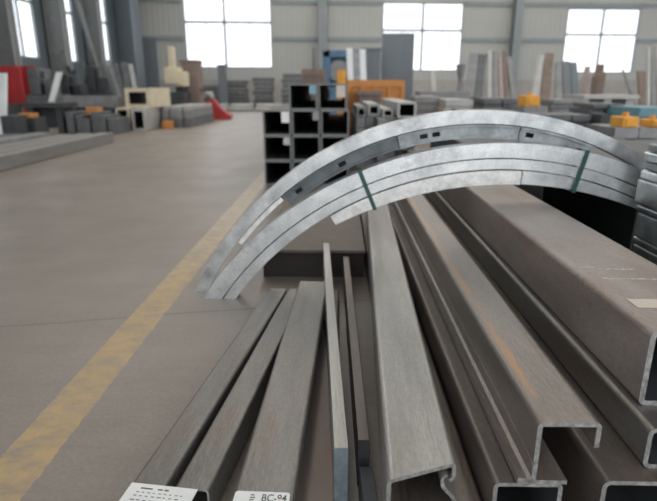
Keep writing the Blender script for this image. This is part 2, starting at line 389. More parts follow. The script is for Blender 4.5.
# left wall with its tall windows
LX = -13.5
LW = [(18.6, 20.6), (23.3, 25.8), (27.4, 29.6), (31.6, 33.9)]
bm = new(); cur = -4
for (a, b_) in LW:
    box(bm, LX - .2, LX, cur, a, 0, ROOF); box(bm, LX - .2, LX, a, b_, 0, 2.45); box(bm, LX - .2, LX, a, b_, 7.6, ROOF); cur = b_
box(bm, LX - .2, LX, cur, wa.y + .1, 0, ROOF)
tag(link('wall_left', bm, M['left_c'], smooth=0), kind='structure')
for i, (a, b_) in enumerate(LW):
    W = empty(f'window_{i+4}', (LX - .1, a, 2.45)); tag(W, kind='structure'); l = b_ - a
    bm = new()
    for (y0, y1, z0, z1) in ((0, l, 0, .08), (0, l, 5.07, 5.15), (0, .07, 0, 5.15), (l - .07, l, 0, 5.15), (0, l, 2.3, 2.42), (l / 2 - .04, l / 2 + .04, 0, 5.15)): box(bm, -.05, .05, y0, y1, z0, z1)
    link('window_frame', bm, M['winframe'], W, smooth=0)
    bm = new(); box(bm, -.005, .005, .04, l - .04, .04, 5.1); link('glass_pane', bm, M['glass'], W, smooth=0)
for y in (17.2, 22.3, 26.6, 30.6, 35.2):
    hcolumn(f'trim_{cn}', (LX + .5, y, 0), PI / 2, M['column_grey'] if y < 35 else M['slate'], wd=.5 if y < 35 else 1.5, dp=.8 if y < 35 else 1.4); cn += 1
# diagonal column brace between the left columns
bm = new(); bar(bm, (LX + .75, 27.0, 8.6), (LX + .75, 30.3, 1.3), .16, .16); tag(link(f'trim_{cn}', bm, M['column_grey'], smooth=0), kind='structure')
bm = new(); box(bm, -13.7, 34, -4, 44, ROOF, ROOF + .1); tag(link('ceiling', bm, M['roof'], smooth=0), kind='structure')

# ------------------------------------------------------------------ near sections, left to right
def part_plate(name, parent, x0, x1, y0, y1, z0, z1, m, rz=0, loc=(0, 0, 0)):
    bm = new(); box(bm, x0, x1, y0, y1, z0, z1); return link(name, bm, m, parent, loc=loc, rz=rz, smooth=0)
zb = .12
# flat bar 1: its top runs out of the frame under the big paper label
n1, f1 = P(116, 504, zb), P(269, 288, zb)
t1 = tube('rectangular_tube', n1, f1, .102, zb, .006, .012, M['mill'], M['cut'], 'grey rectangular steel tube nearest the yellow floor line, the outermost of the low ones', 'steel tube', zb)
n2, f2 = P(174, 487, zb), P(288, 288.5, zb)
t2 = tube('rectangular_tube', n2, f2, .102, zb, .006, .012, M['mill'], M['cut'], 'grey rectangular steel tube with open black end beside the large paper label', 'steel tube', zb)
z3 = .172
n3, f3 = P(229, 506, z3), P(299, 281, z3)
t3 = tube('rectangular_tube', n3, f3, .163, .05, .005, .012, M['mill'], M['cut'], 'wide grey steel tube with a rounded white sticker lettered BC-94', 'steel tube', z3)
bm = new(); box(bm, -.235, -.12, 1.7, 1.78, 0, .121, bev=.004)
tag(link('steel_sleeper', bm, M['sleeper_shade']), 'small dark block carrying the wide stickered tube', 'sleeper')
# large paper label bridging the ends of the first tubes: printed card tag
pa, pb = P(128, 487, zb), P(200, 487, zb)
lab = part_plate('paper_label', t1, .004, .2, .0, .082, .0012, .003, M['paper'], loc=(0, 0, 0))
bm = new(); LO = .02
for r_, (a, b_) in enumerate(((.04, .075), (.09, .105), (.11, .122))): box(bm, a, b_, .062, .067, .003, .0034)
for k in range(9):
    a = .034 + k * .016; box(bm, a, a + random.uniform(.006, .012), .048, .0505, .003, .0034)
for k in range(8):
    a = .032 + k * .017; box(bm, a, a + random.uniform(.006, .013), .034, .037, .003, .0034)
for k in range(8):
    a = .03 + k * .018; box(bm, a, a + random.uniform(.006, .013), .018, .021, .003, .0034)
link('printed_lines', bm, M['ink'], lab, smooth=0)
# rounded sticker with the written code
def rplate(bm, x0, x1, y0, y1, z0, z1, r):
    pts = [(x0 + a, y1 + b_) for a, b_ in rrect(x1 - x0, y1 - y0, r, 4)]
    A = [bm.verts.new((x, y, z0)) for x, y in pts]; B = [bm.verts.new((x, y, z1)) for x, y in pts]; n = len(pts)
    bm.faces.new(A[::-1]); bm.faces.new(B)
    for i in range(n): bm.faces.new((A[i], A[(i + 1) % n], B[(i + 1) % n], B[i]))
bm = new(); rplate(bm, .006, .152, -.01, .054, .0003, .0016, .009); st = link('sticker', bm, M['paper'], t3, smooth=0)
def text(body, size, loc, parent, m, name='lettering', sx=1.0, rz=0):
    cu = bpy.data.curves.new(name, 'FONT'); cu.body = body; cu.size = size; cu.extrude = .0002; cu.offset = size * .01
    tmp = bpy.data.objects.new('tmp', cu); COL.objects.link(tmp)
    bpy.context.view_layer.update()
    me = bpy.data.meshes.new_from_object(tmp.evaluated_get(bpy.context.evaluated_depsgraph_get())); bpy.data.objects.remove(tmp)
    me.materials.clear(); me.materials.append(m)
    o = bpy.data.objects.new(name, me); COL.objects.link(o); o.parent = parent; o.location = loc; o.scale = (sx, 1, 1); o.rotation_euler = (0, 0, rz)
    return o
text('BC-94', .036, (.078, .02, .0018), st, M['ink'], sx=.72)
bm = new()
for k in range(4): box(bm, .048, .048 + .014 - .003 * (k % 2), .012 + k * .009, .0155 + k * .009, .0016, .002)
link('printed_lines', bm, M['ink'], st, smooth=0)
# rust-stained flat tube, lower
n4, f4 = P(293, 508, .09), P(325, 290, .09)
n4 = P(291, 512, .05); f4 = P(317, 290, .05)
t4 = tube('rectangular_tube', n4, f4, .13, .05, .006, .01, M['mill_rust'], M['cut'], 'low rust-stained flat steel tube between the stickered tube and the upright plate', 'steel tube', .05)
# upright plate with blue end
zu = .245
n5, f5 = P(334, 448, zu), P(323, 243, zu)
bm = new(); L5 = (f5 - n5).length
box(bm, 0, .04, 0, L5, -.194, 0, bev=.003)
for f in bm.faces:
    if abs(f.normal.y) > .9 and f.calc_center_median().y < .01: f.material_index = 1
t5 = tag(link('steel_plate', bm, [M['mill_grey'], M['blue_edge']], loc=(n5.x, n5.y, zu), rz=heading(n5, f5)), 'pale thick steel plate standing on edge with a blue-grey end face', 'steel plate')
zv = .17
n6, f6 = P(358, 440, zv), P(343, 256, zv)
bm = new(); box(bm, 0, .036, 0, (f6 - n6).length, -.17, 0, bev=.003)
for f in bm.faces:
    if abs(f.normal.y) > .9 and f.calc_center_median().y < .01: f.material_index = 1
t6 = tag(link('steel_plate', bm, [M['mill_brown'], M['far_dark']], loc=(n6.x, n6.y, zv), rz=heading(n6, f6)), 'thin dark brown steel plate on edge right of the pale upright plate', 'steel plate')
bm = new(); box(bm, 0, .04, 0, .2, 0, .11, bev=.003)
tag(link('steel_plate', bm, [M['far_dark']], loc=(.078, 1.17, 0), rz=.05), 'short dark steel flat continuing in front of the thin dark brown plate', 'steel plate')
# wide low brown tube carrying the lipped channel
tube('rectangular_tube', (.195, 1.13), (.2, 5.6), .2, .135, .006, .012, M['mill_brown'], M['cut'], 'wide dark brown tube underneath the big lipped channel', 'steel tube', .135)
# lipped channel
zc = .285
n7, f7 = P(388, 481, zc), P(371, 260, zc); dv = (f7 - n7).normalized(); f7 = n7 + dv * 3.28
wc = .176; hc = .146
bm = new()
strip_extrude(bm, [(.003, -hc + .004), (.003, -.003), (wc - .003, -.003), (wc - .003, -.045), (wc - .014, -.05)], .011, 0, 3.28, r=.012)
strip_extrude(bm, [(wc - .02, -.03), (wc - .034, -.036), (wc - .032, -.062), (wc - .004, -.1), (wc + .014, -hc + .004)], .009, 0, 3.28, r=.01)
for v in bm.verts:
    if v.co.y < .001: v.co.y += max(0, v.co.x) * .42   # end sawn at an angle
tag(link('lipped_channel', bm, [M['mill_grey'], M['cut']], loc=(n7.x, n7.y, zc), rz=heading(n7, f7)), 'big pale grey lipped channel with a curled right lip at its open end', 'steel channel')
# lower channel under the rail
zl = .236
tube('square_tube', (.402, 1.155), (.408, 5.6), .176, zl, .011, .016, M['mill_brown'], M['cut'], 'dark tube with open end directly beneath the rust-streaked rail', 'steel tube', zl, bore=M['black_tube'])
# rust-streaked Z rail: top flange with drop lip, web, foot with ridges
zr = .42; Yr = 1.145
bm = new(); LR = 4.4
strip_extrude(bm, [(.147, -.068), (.147, -.004), (.004, -.004), (.004, -.172), (.088, -.172)], .012, 0, LR, r=.011)
strip_extrude(bm, [(.004, -.164), (-.012, -.171), (-.036, -.168)], .017, 0, LR, r=.006)
box(bm, -.006, .004, 0, LR, -.12, -.112)
cyl(bm, (-.012, 0, -.1735), (-.012, LR, -.1735), .0095, 12, mi=0)
bmesh.ops.translate(bm, verts=bm.verts, vec=(0, 0, 0))
tag(link('crane_rail_section', bm, [M['streak'], M['cut']], loc=(.4925, Yr, zr), rz=heading((.4925, Yr), (.499, Yr + 1.7))), 'hooked Z-shaped steel rail with an orange rust streak along its top', 'steel rail')
# wide brown tube bottom right
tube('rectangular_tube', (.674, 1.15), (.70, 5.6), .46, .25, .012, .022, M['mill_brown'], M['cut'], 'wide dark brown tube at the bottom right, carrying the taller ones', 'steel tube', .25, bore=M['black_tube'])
# mid rounded tube
tube('rectangular_tube', (.797, 1.2), (.815, 5.5), .33, .12, .012, .02, M['mill'], M['cut'], 'rounded grey tube squeezed beneath the biggest box tube on the right', 'steel tube', .37, bore=M['black_tube'])
# biggest tube
zB = .592
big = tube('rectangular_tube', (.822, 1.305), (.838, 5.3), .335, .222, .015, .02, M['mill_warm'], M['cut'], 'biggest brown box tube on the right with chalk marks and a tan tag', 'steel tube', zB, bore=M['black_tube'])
tg = part_plate('tan_tag', big, .045, .16, .155, .222, .0005, .0015, M['paper_tan'])
rnd = random.Random(3)
for (xa, xb, y) in ((.035, .075, .52), (.09, .21, .50), (.06, .24, .40)):
    bm = new(); x = xa
    while x < xb:
        l = rnd.uniform(.006, .02); dy = rnd.uniform(-.004, .004); box(bm, x, x + l, y + dy, y + dy + rnd.uniform(.004, .01), .0004, .001); x += l * .8
    link('chalk_mark', bm, M['chalk'], big, smooth=0)
# brown plate on recessed blocks, coloured near-black as the shade beneath it
PB = empty('plate_platform', (0, 3.33, 0)); tag(PB, 'low brown steel plate on shade-dark blocks behind the left curved legs', 'platform')
bm = new(); box(bm, -.5, .18, 0, 1.9, .18, .2, bev=.003); link('top_plate', bm, M['brown_top'], PB)
for y in (.05, .9, 1.65):
    bm = new(); box(bm, -.49, .17, y, y + .1, 0, .18); link('block', bm, M['sleeper_shade'], PB, smooth=0)

# ------------------------------------------------------------------ curved bundles
def arc(bm, c0, r0, c1, r1, t0, t1, ya, yb, n=64, mi=0, drop=0):
    """bar between outer circle (c0,r0) and inner circle (c1,r1), angles in degrees clockwise from the left"""
    rows = []
    for i in range(n + 1):
        t = math.radians(t0 + (t1 - t0) * i / n); cs, sn = -math.cos(t), math.sin(t)
        row = []
        dd = Vector((cs, sn)); o0 = Vector(c0) + dd * r0
        # along the same ray from c0, meet the inner circle
        q = Vector(c0) - Vector(c1); b_ = q.dot(dd); cc = q.dot(q) - r1 * r1; s = -b_ + math.sqrt(b_ * b_ - cc)
        o1 = Vector(c0) + dd * s
        for p, y in ((o0, ya), (o0, yb), (o1, yb), (o1, ya)): row.append(bm.verts.new((p.x, y, p.y)))
        rows.append(row)
    for a, b_ in zip(rows, rows[1:]):
        for k in range(4): bm.faces.new((a[k], a[(k + 1) % 4], b_[(k + 1) % 4], b_[k])).material_index = mi
    bm.faces.new(rows[0]).material_index = 1; bm.faces.new(rows[-1][::-1]).material_index = 1
def ang_floor(c, r, z=0.0, right=False):
    t = math.degrees(math.asin((z - c[1]) / r)); return 180 - t if right else t
def ang_x(c, r, x):
    return math.degrees(math.acos((c[0] - x) / r))
YF, YFB = 2.98, 3.08
A0, A1, A2, A3 = ((.91, -1.139), 2.058), ((.898, -1.083), 1.915), ((.903, -1.08), 1.85), ((.937, -1.345), 2.031)
def curved(name, o, i_, t0, t1, ya, yb, m, label, grp='curved galvanised bars', gap=.008):
    bm = new(); arc(bm, o[0], o[1] - gap / 2, i_[0], i_[1] + gap / 2, t0, t1, ya, yb)
    bmesh.ops.bevel(bm, geom=[e for e in bm.edges if abs((e.verts[0].co - e.verts[1].co).y) < 1e-5 and e.calc_length() < .08 and len(e.link_faces) == 2 and e.calc_face_angle(0) > 1.2], offset=.007, segments=2, affect='EDGES')
    return tag(link(name, bm, [m, M['cut']]), label, 'curved steel bar')
curved('curved_bar', A0, A1, ang_floor(*A0, .0) + .2, ang_floor(*A0, .0, True), YF, YFB, M['galv'], 'outermost galvanised bar of the front green-strapped curved bundle')
curved('curved_bar', A1, A2, ang_floor(*A1, .0) + .2, ang_floor(*A1, .0, True), YF + .004, YFB - .004, M['galv'], 'middle galvanised bar of the front curved bundle, just inside the outermost')
curved('curved_bar', A2, ((A3[0]), A3[1]), ang_x(*A2, D(330, 222, YF).x), ang_x(*A2, D(521, 180, YF).x), YF - .004, YFB - .008, M['galv_scuff'], 'short innermost galvanised bar of the front curved bundle, with a cut left end')
curved('curved_bar', A2, ((A3[0]), A3[1]), ang_x(*A2, D(523, 180, YF).x), ang_x(*A2, D(660, 200, YF).x), YF + .012, YFB - .008, M['galv'], 'innermost curved bar at the right foot of the front bundle, past the second strap')
# rear bundle
YR = 3.1
R0 = ((.804, -.762), 1.848); R1 = ((.804, -.762), 1.768); R2 = ((.804, -.762), 1.69)
curved('curved_bar', R0, R1, ang_floor(*R0, .0) + .1, ang_floor(*R0, 0, True), YR, YR + .11, M['galv_rear'], 'high curved galvanised bar of the rear bundle, arching over the others')
def channel_arc(x0, x1, holes, m, label):
    bm = new(); c, r = R1; t0, t1 = ang_x(c, r - .002, x0), ang_x(c, r - .002, x1)
    arc(bm, c, r - .002, c, r - .012, t0, t1, YR + .005, YR + .1)             # outer flange
    arc(bm, c, R2[1] + .012, c, R2[1] + .002, t0, t1, YR + .005, YR + .1)     # inner flange
    arc(bm, c, r - .012, c, R2[1] + .012, t0, t1, YR + .09, YR + .1, mi=2)  # near-black back web added so the slots read as shaded
    # web, cut through by slots
    cuts = sorted((ang_x(c, r - .05, h) for h in holes)); prev = t0; w_ = .75
    rm = r - .045
    for h in cuts + [None]:
        e = t1 if h is None else h - w_
        arc(bm, c, r - .012, c, R2[1] + .012, prev, e, YR + .02, YR + .028, n=max(2, int((e - prev) / 2)))
        if h is None: break
        arc(bm, c, r - .012, c, r - .026, h - w_, h + w_, YR + .02, YR + .028, n=2)
        arc(bm, c, R2[1] + .026, c, R2[1] + .012, h - w_, h + w_, YR + .02, YR + .028, n=2)
        prev = h + w_
    return tag(link('curved_channel', bm, [m, M['cut'], M['black_tube']]), label, 'curved steel channel')
YW = YR + .02
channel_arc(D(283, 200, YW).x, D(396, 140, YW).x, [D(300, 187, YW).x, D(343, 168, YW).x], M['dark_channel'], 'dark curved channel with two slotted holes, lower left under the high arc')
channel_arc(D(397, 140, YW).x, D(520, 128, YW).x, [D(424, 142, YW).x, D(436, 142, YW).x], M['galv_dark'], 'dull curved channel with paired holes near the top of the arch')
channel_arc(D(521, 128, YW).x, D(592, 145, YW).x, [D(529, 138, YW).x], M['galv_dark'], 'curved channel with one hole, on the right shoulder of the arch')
curved('curved_bar', ((.804, -.762), 1.77), ((.804, -.762), 1.735), ang_x((.804, -.762), 1.77, D(237, 245, YR).x), ang_x((.804, -.762), 1.77, D(280, 203, YR).x), YR + .02, YR + .1, M['galv_scuff'], 'short pale curved strip beneath the left leg of the high arc')
# green straps
def strap(px, py, label):
    p = D(px, py, YF); c = Vector(A0[0]); d = Vector((p.x, p.z)) - c; t = math.atan2(d.y, -d.x)
    td = math.degrees(t); r_out = A0[1] + .003
    dd = Vector((-math.cos(t), math.sin(t))); q = c - Vector(A3[0]); b_ = q.dot(dd); r_in = -b_ + math.sqrt(b_ * b_ - q.dot(q) + A3[1] ** 2) - .004
    bm = new(); hw = .33; y0, y1 = YF - .008, YFB + .004
    for (ra, rb, ya, yb) in ((r_out + .003, r_out, y0, y1), (r_in, r_in - .003, y0, y1), (r_out, r_in, y0, y0 + .003), (r_out, r_in, y1 - .003, y1)):
        arc(bm, c, ra, c, rb, td - hw, td + hw, ya, yb, n=2)
    return tag(link('packing_strap', bm, [M['strap'], M['strap']]), label, 'strap', 'green packing straps')
strap(366, 187, 'green packing strap around the left part of the front curved bundle')
strap(580, 172, 'green packing strap around the right part of the front curved bundle')

# galvanised channel stack at the right edge
gz = [(0, .14), (.145, .285), (.29, .38), (.385, .42), (.425, .56), (.565, .6), (.605, .735)]
LB = ['bottom', 'second', 'third', 'fourth', 'fifth', 'sixth', 'seventh']
def gchan(x0, y0, y1, z0, z1, label, m):
    bm = new(); h = z1 - z0; wd = .3
    strip_extrude(bm, [(.035, -h + .004), (.004, -h + .004), (.004, -.004), (.035, -.004)], .007, 0, y1 - y0, r=.008)
    strip_extrude(bm, [(wd - .035, -h + .004), (wd - .004, -h + .004), (wd - .004, -.004), (wd - .035, -.004)], .007, 0, y1 - y0, r=.008)
    box(bm, .02, wd - .02, 0, y1 - y0, -h * .6, -h * .6 + .006)
    tag(link('galvanised_section', bm, [m, M['cut']], loc=(x0, y0, z1)), label, 'galvanised section', 'galvanised sections stacked at the right edge')
for i, (a, b_) in enumerate(gz):
    gchan(1.655 - .07 * (a + b_) / 1.8 + .004 * (i % 2), 1.5, 2.9 - .012 * ((i * 2) % 3), a, b_, f'galvanised steel section at the right edge, {LB[i]} from the floor', M['galv_dark'] if i % 3 == 1 else M['galv_rear'])
z = .736
for i, hh in enumerate((.048, .042, .05, .042)):
    gchan(1.612 + .005 * (i % 2), 1.5, 2.9 - .02 * (i % 2), z, z + hh, f'thin galvanised section on the right-edge stack, {["lowest of the thin ones", "second of the thin ones", "third of the thin ones", "topmost of all"][i]}', M['galv_dark'] if i % 2 else M['galv']); z += hh + .002

# near-black tubes added to stand for the shaded gap behind the arch, right
def sq_stack(name, x0, y0, L, nx, nz, w_, h_, m, rim, labelf, grp, skip=(), th=.012, gapx=.006, z0=0.0, rz=0.0, bore=None, jit=0.0, rnd_=random.Random(5)):
    first = None; out = {}
    cr, sr = math.cos(rz), math.sin(rz)
    for k in range(nz):
        for i in range(nx):
            if (k, i) in skip: continue
            lx, ly = i * (w_ + gapx), rnd_.uniform(0, jit)
            loc = (x0 + lx * cr - ly * sr, y0 + lx * sr + ly * cr, z0 + (k + 1) * (h_ + .001))
            if first is None:
                bm = new(); A = rrect(w_, h_, .02, 3); B = [(x + th, zz - th) for x, zz in rrect(w_ - 2 * th, h_ - 2 * th, .01, 3)]
                ring_extrude(bm, A, B, 0, L); first = link(name, bm, [m, rim, bore or m], loc=loc, rz=rz); o = first
            else:
                o = first.copy(); COL.objects.link(o); o.location = loc
            tag(o, labelf(k, i), 'steel tube', grp); out[k, i] = o
    return out
ORD = ['first', 'second', 'third', 'fourth', 'fifth', 'sixth', 'seventh', 'eighth']
ROW = ['bottom', 'second', 'third', 'top']
sq_stack('shade_fill_tube', 1.27, 3.36, 4.2, 3, 1, .62, .665, M['black_tube'], M['black_tube'], lambda k, i: f'added near-black box tube filling the shade behind the right side of the arch, {ORD[i]} from the left', 'box tubes added as shade behind the arch')
# the pile of big square tubes with open black ends
cw = .352; ch = .312
st_ = sq_stack('square_tube', D(265, 185, 6.9).x, 6.9, 5.5, 3, 4, cw, ch, M['black_tube'], M['tube_rim'],
    lambda k, i: f'black-ended square tube in the pile beyond the arch, {ROW[k]} row, {["left", "middle", "right"][i] if k < 3 else ["left", "right"][i - 1]} one', 'square tubes piled beyond the arch', skip=((3, 0),), th=.02, gapx=.01)
for i in (1, 2): st_[3, i].location.x -= .03
def mouth_tag(k, i, m, dw=.08, dh=.1):
    o = st_[k, i]; bm = new(); box(bm, cw - .02 - dw, cw - .022, -.004, .004, -.024 - dh, -.022); link('end_tag', bm, m, o, smooth=0)
mouth_tag(3, 1, M['blue_paper']); mouth_tag(3, 2, M['paper_tan'], .11, .14); mouth_tag(2, 0, M['paper'], .1, .13); mouth_tag(1, 0, M['far_light'], .08, .09); mouth_tag(2, 1, M['far_grey'], .07, .1)

# ------------------------------------------------------------------ left aisle beams
def lbeam(pn, pf, w_, h_, m, label, z=None, grp='long steel beams along the left of the aisle', name='steel_beam'):
    z = h_ if z is None else z
    return tube(name, pn, pf, w_, h_, .012, .015, m, M['far_grey'], label, 'steel beam', z, grp, bore=M['black_tube'])
pf = P(115, 142.5, 0); pn = P(0, 172.5, 0); d = (pf - pn).normalized(); pn = pn - d * 2.5
side = Vector((-d.y, d.x, 0))
for k, lb in enumerate(('nearest the aisle', 'in the middle of the three', 'farthest from the aisle')):
    wv = .3; off = side * (wv * (k + 1) + .06 * k) 
    a, b_ = pn + off, pf + off - d * (.25 * k)
    lbeam(a, b_, wv - .02, .23, M['beam_left'], f'long grey steel beam on the floor at left, {lb}')
for k, lb in enumerate(('near one', 'middle one', 'far one')):
    off = side * (1.35 + .42 * k); a, b_ = pn + off + d * 2, pf + off + d * (-.9 - .3 * k)
    lbeam(a, b_, .34, .3, M['far_grey'] if k != 1 else M['far_mid'], f'grey beam behind the three long floor beams at left, {lb}', grp='second row of beams at left')

# generic far items ---------------------------------------------------------
def pxbox(name, x0, x1, y0, y1, Y, dep, m, label, cat, zbase=None, group=None, bev=.01, shape=None):
    """solid item standing at depth Y that spans these image columns; its foot on zbase"""
    a = D(x0, y1, Y); b_ = D(x1, y0, Y)
    zb_ = a.z if zbase is None else zbase
    w_, h_ = b_.x - a.x, b_.z - zb_
    bm = new()
    if shape: shape(bm, w_, dep, h_)
    else: box(bm, 0, w_, 0, dep, 0, h_, bev=min(bev, w_ * .2, h_ * .2))
    return tag(link(name, bm, m if isinstance(m, (list, tuple)) else [m], loc=(a.x, Y, zb_)), label, cat, group)
def lean(x0, x1, ytop, Y, m, label, dx=0.0, th=.12, back=.8, group='steel pieces leaning in the racks', name='leaning_plate', zt=0.0):
    """plank standing on the floor and leaning back"""
    a = D(x0, ytop, Y); b_ = D(x1, ytop, Y); w_ = b_.x - a.x; h_ = a.z
    bm = new(); v = []
    for (z, yo, xo) in ((0, 0, 0), (h_, back, dx)):
        for (x, y) in ((0, 0), (w_, 0), (w_, th), (0, th)): v.append(bm.verts.new((x + xo, y + yo, z)))
    for q in ((3, 2, 1, 0), (4, 5, 6, 7), (0, 1, 5, 4), (1, 2, 6, 5), (2, 3, 7, 6), (3, 0, 4, 7)): bm.faces.new([v[i] for i in q])
    return tag(link(name, bm, m, loc=(a.x - dx, Y - back, 0), smooth=0), label, 'leaning steel', group)

# left side pile: cream beams with open ends and neighbours
def px_tube(x0, x1, y0, y1, Y, L, m, label, rim=None, th=.03, name='square_tube', cat='steel tube', grp=None, rz=0, bore=None, zb=None):
    a = D(x0, y0, Y); b_ = D(x1, y1, Y); w_, h_ = b_.x - a.x, a.z - b_.z
    z = a.z
    if zb is not None: h_ = a.z - zb
    bm = new(); A = rrect(w_, h_, .02, 3); t = min(th, w_ * .2, h_ * .2); B = [(x + t, zz - t) for x, zz in rrect(w_ - 2 * t, h_ - 2 * t, .01, 3)]
    ring_extrude(bm, A, B, 0, L)
    return tag(link(name, bm, [m, rim or m, bore or M['black_tube']], loc=(a.x, Y, z), rz=rz), label, cat, grp)
Yl = 15.5
zf = lambda x, y: P(x, y, 0).y
px_tube(115, 130, 108, 125, 16.3, 3.2, M['cream'], 'cream square tube with open end on the floor at the left, left of a pair', grp='cream tubes', rim=M['cream'], rz=.05, zb=0, th=.06)
px_tube(131, 146, 109, 126, 16.0, 3.2, M['far_light'], 'pale grey square tube with open end on the floor beside the cream tube', grp='cream tubes', rz=.05, zb=0, th=.07)
a_ = px_tube(124, 151, 88, 107.5, 16.6, 2, M['cream'], 'cream steel box lying across the cream and grey tubes', rim=M['cream'], th=.3, name='steel_box', cat='steel box', zb=.62)
# flat sheets lying, layered
for k in range(3):
    pxbox('steel_sheet', 163 - k, 188 + k, 106 + 5 * k, 110 + 5 * k, 17.6 - .1 * k, 3.4, M[['far_light', 'far_grey', 'far_mid'][k]], f'flat beam in the low aisle pile, {["top", "middle", "bottom"][k]} layer', 'steel beam', zbase=[.53, .27, 0][k], shape=(lambda zh: (lambda bm, w_, d_, h_: [box(bm, w_ * i / 4 + .01, w_ * (i + 1) / 4 - .01, .1 * (i % 2), d_, 0, zh) for i in range(4)]))([.12, .25, .26][k]), group='low sheet pile by the aisle')
pxbox('steel_pipe', 150, 160, 97, 103, 23.4, 1.5, M['far_light'], 'pale round-edged bar behind the cream box', 'steel bar', zbase=D(150, 103, 23.4).z)
pxbox('steel_block', 150, 160, 103, 108, 23.4, 1.5, M['far_mid'], 'dark block carrying the pale bar behind the cream box', 'steel block', zbase=0)
bm = new(); p0, p1 = D(180, 99, 24), D(211, 95, 24); cyl(bm, p0, p1, .16, 16); cyl(bm, p0 + Vector((0, .33, 0)), p1 + Vector((0, .33, 0)), .16, 16)
# pipes rest on a dark trestle
tr = tag(link('pipe_pair', bm, M['far_light']), 'pair of pale steel pipes lying on the trestle beyond the aisle pile', 'steel pipe')
bm = new(); zt_ = min(p0.z, p1.z) - .17
for xx in (p0.x + .2, (p0.x + p1.x) / 2, p1.x - .2): box(bm, xx - .08, xx + .08, 24 - .25, 24.6, 0, zt_)
box(bm, p0.x, p1.x, 24 - .2, 24.5, zt_ - .15, zt_)
tag(link('trestle', bm, M['far_dark']), 'dark low trestle carrying two pale pipes', 'trestle')
# red pallet truck
a = D(205, 115, 22); R_ = empty('pallet_truck', (a.x, 22, 0)); tag(R_, 'red hand pallet truck parked at the end of the low pile', 'pallet truck')
bm = new(); sx = (D(230, 115, 22).x - a.x); ht = D(215, 99, 22).z
v = [(0, 0), (sx * .45, 0), (sx * .98, .02), (sx, .14), (sx * .6, ht * .55), (sx * .35, ht), (.05, ht * .9), (0, .3)]
A = [bm.verts.new((x, 0, z)) for x, z in v]; B = [bm.verts.new((x, .5, z)) for x, z in v]; bm.faces.new(A); bm.faces.new(B[::-1])
for i in range(len(v)): bm.faces.new((A[i], A[(i + 1) % len(v)], B[(i + 1) % len(v)], B[i]))
link('body', bm, M['red'], R_, smooth=0)
for y in (.55, .9):
    bm = new(); box(bm, 0, sx * .9, y, y + .16, .08, .15); link('fork', bm, M['red'], R_)
bm = new(); cyl(bm, (sx * .3, .25, .55), (-.1, .25, 1.15), .025); cyl(bm, (-.1, .05, 1.15), (-.1, .45, 1.15), .03); link('handle', bm, M['far_dark'], R_)
bm = new(); cyl(bm, (sx * .5, .1, .08), (sx * .5, .4, .08), .08); link('wheel', bm, M['far_dark'], R_)

# drilling machine with beige column
a = D(166, 100, 21); b_ = D(182, 66, 21); W_ = b_.x - a.x
Mc = empty('drill_press', (a.x, 21, 0)); tag(Mc, 'beige drilling machine with a dark base standing behind the left piles', 'machine')
bm = new(); box(bm, 0, W_, 0, .9, 0, D(170, 92, 21).z, bev=.03); link('base', bm, M['far_dark'], Mc)
zz = D(170, 92, 21).z; z2 = D(170, 74, 21).z; z3 = D(170, 63, 21).z; z4 = D(170, 46, 21).z
bm = new(); box(bm, W_ * .45, W_ * .85, .3, .8, zz, z2); link('column', bm, M['far_dark'], Mc)
bm = new(); box(bm, W_ * .05, W_ * .75, -.1, .7, z2 - .35, z3 - .15, bev=.03); box(bm, W_ * .5, W_ * 1.05, .1, .8, zz + .2, z2 + .1, bev=.03); link('head', bm, M['cream'], Mc)
bm = new(); box(bm, W_ * .2, W_ * .5, .2, .5, z3 - .15, z4, bev=.02); link('motor', bm, M['cream'], Mc)
bm = new(); cyl(bm, (W_ * .2, .1, z2), (W_ * .2, .1, z2 - .4), .06); link('spindle', bm, M['far_grey'], Mc)
# brown cabinet
def cab(bm, w_, d_, h_):
    box(bm, 0, w_, 0, d_, .08, h_, bev=.02); box(bm, .05, w_ - .05, .05, d_ - .05, 0, .08); box(bm, w_ * .3, w_ * .8, -.02, 0, h_ * .3, h_ * .75)
    box(bm, -.03, w_ + .03, -.04, d_ + .03, h_, h_ + .08)
pxbox('machine_cabinet', 183, 197, 62, 97, 22, .8, M['brown'], 'tall brown cabinet between the drilling machine and the wide window', 'cabinet', zbase=0, shape=cab)
# left background: red panels, leaning plates, dark machines
def panel(bm, w_, d_, h_):
    box(bm, 0, w_, 0, d_, h_ * .35, h_); 
    for x in (0, w_ - .08): box(bm, x, x + .08, 0, d_, 0, h_ * .35)
    for k in range(1, 4): box(bm, w_ * k / 4 - .02, w_ * k / 4 + .02, -.03, 0, h_ * .35, h_)
pxbox('red_screen', -14, 19, 66, 100, 19.5, .08, M['red'], 'red welding screen on legs at the far left', 'screen', zbase=0, shape=panel)
pxbox('red_screen', 23, 34, 66, 100, 20.5, .08, M['red'], 'narrow red screen right of the wide red one at the far left', 'screen', zbase=0, shape=panel)
lean(-3, 5, 73, 15.5, M['white'], 'white sheet leaning at the far left edge below the red screen', dx=-.25, back=.9, name='leaning_sheet', group=None)
def machine(bm, w_, d_, h_):
    box(bm, 0, w_, 0, d_, 0, h_ * .55, bev=.04); box(bm, w_ * .1, w_ * .5, .1, d_ * .8, h_ * .55, h_, bev=.04)
    box(bm, w_ * .65, w_ * .9, .1, d_ * .6, h_ * .55, h_ * .8, bev=.03); cyl(bm, (w_ * .58, d_ * .3, h_ * .5), (w_ * .58, d_ * .3, h_ * .95), .07)
    bar(bm, (w_ * .3, .2, h_ * .9), (w_ * .75, .2, h_ * .7), .08)
pxbox('machine_tool', 28, 50, 68, 112, 17.5, 1.2, M['far_mid'], 'grey machine tool standing left under the tall side windows', 'machine', zbase=0, shape=machine)
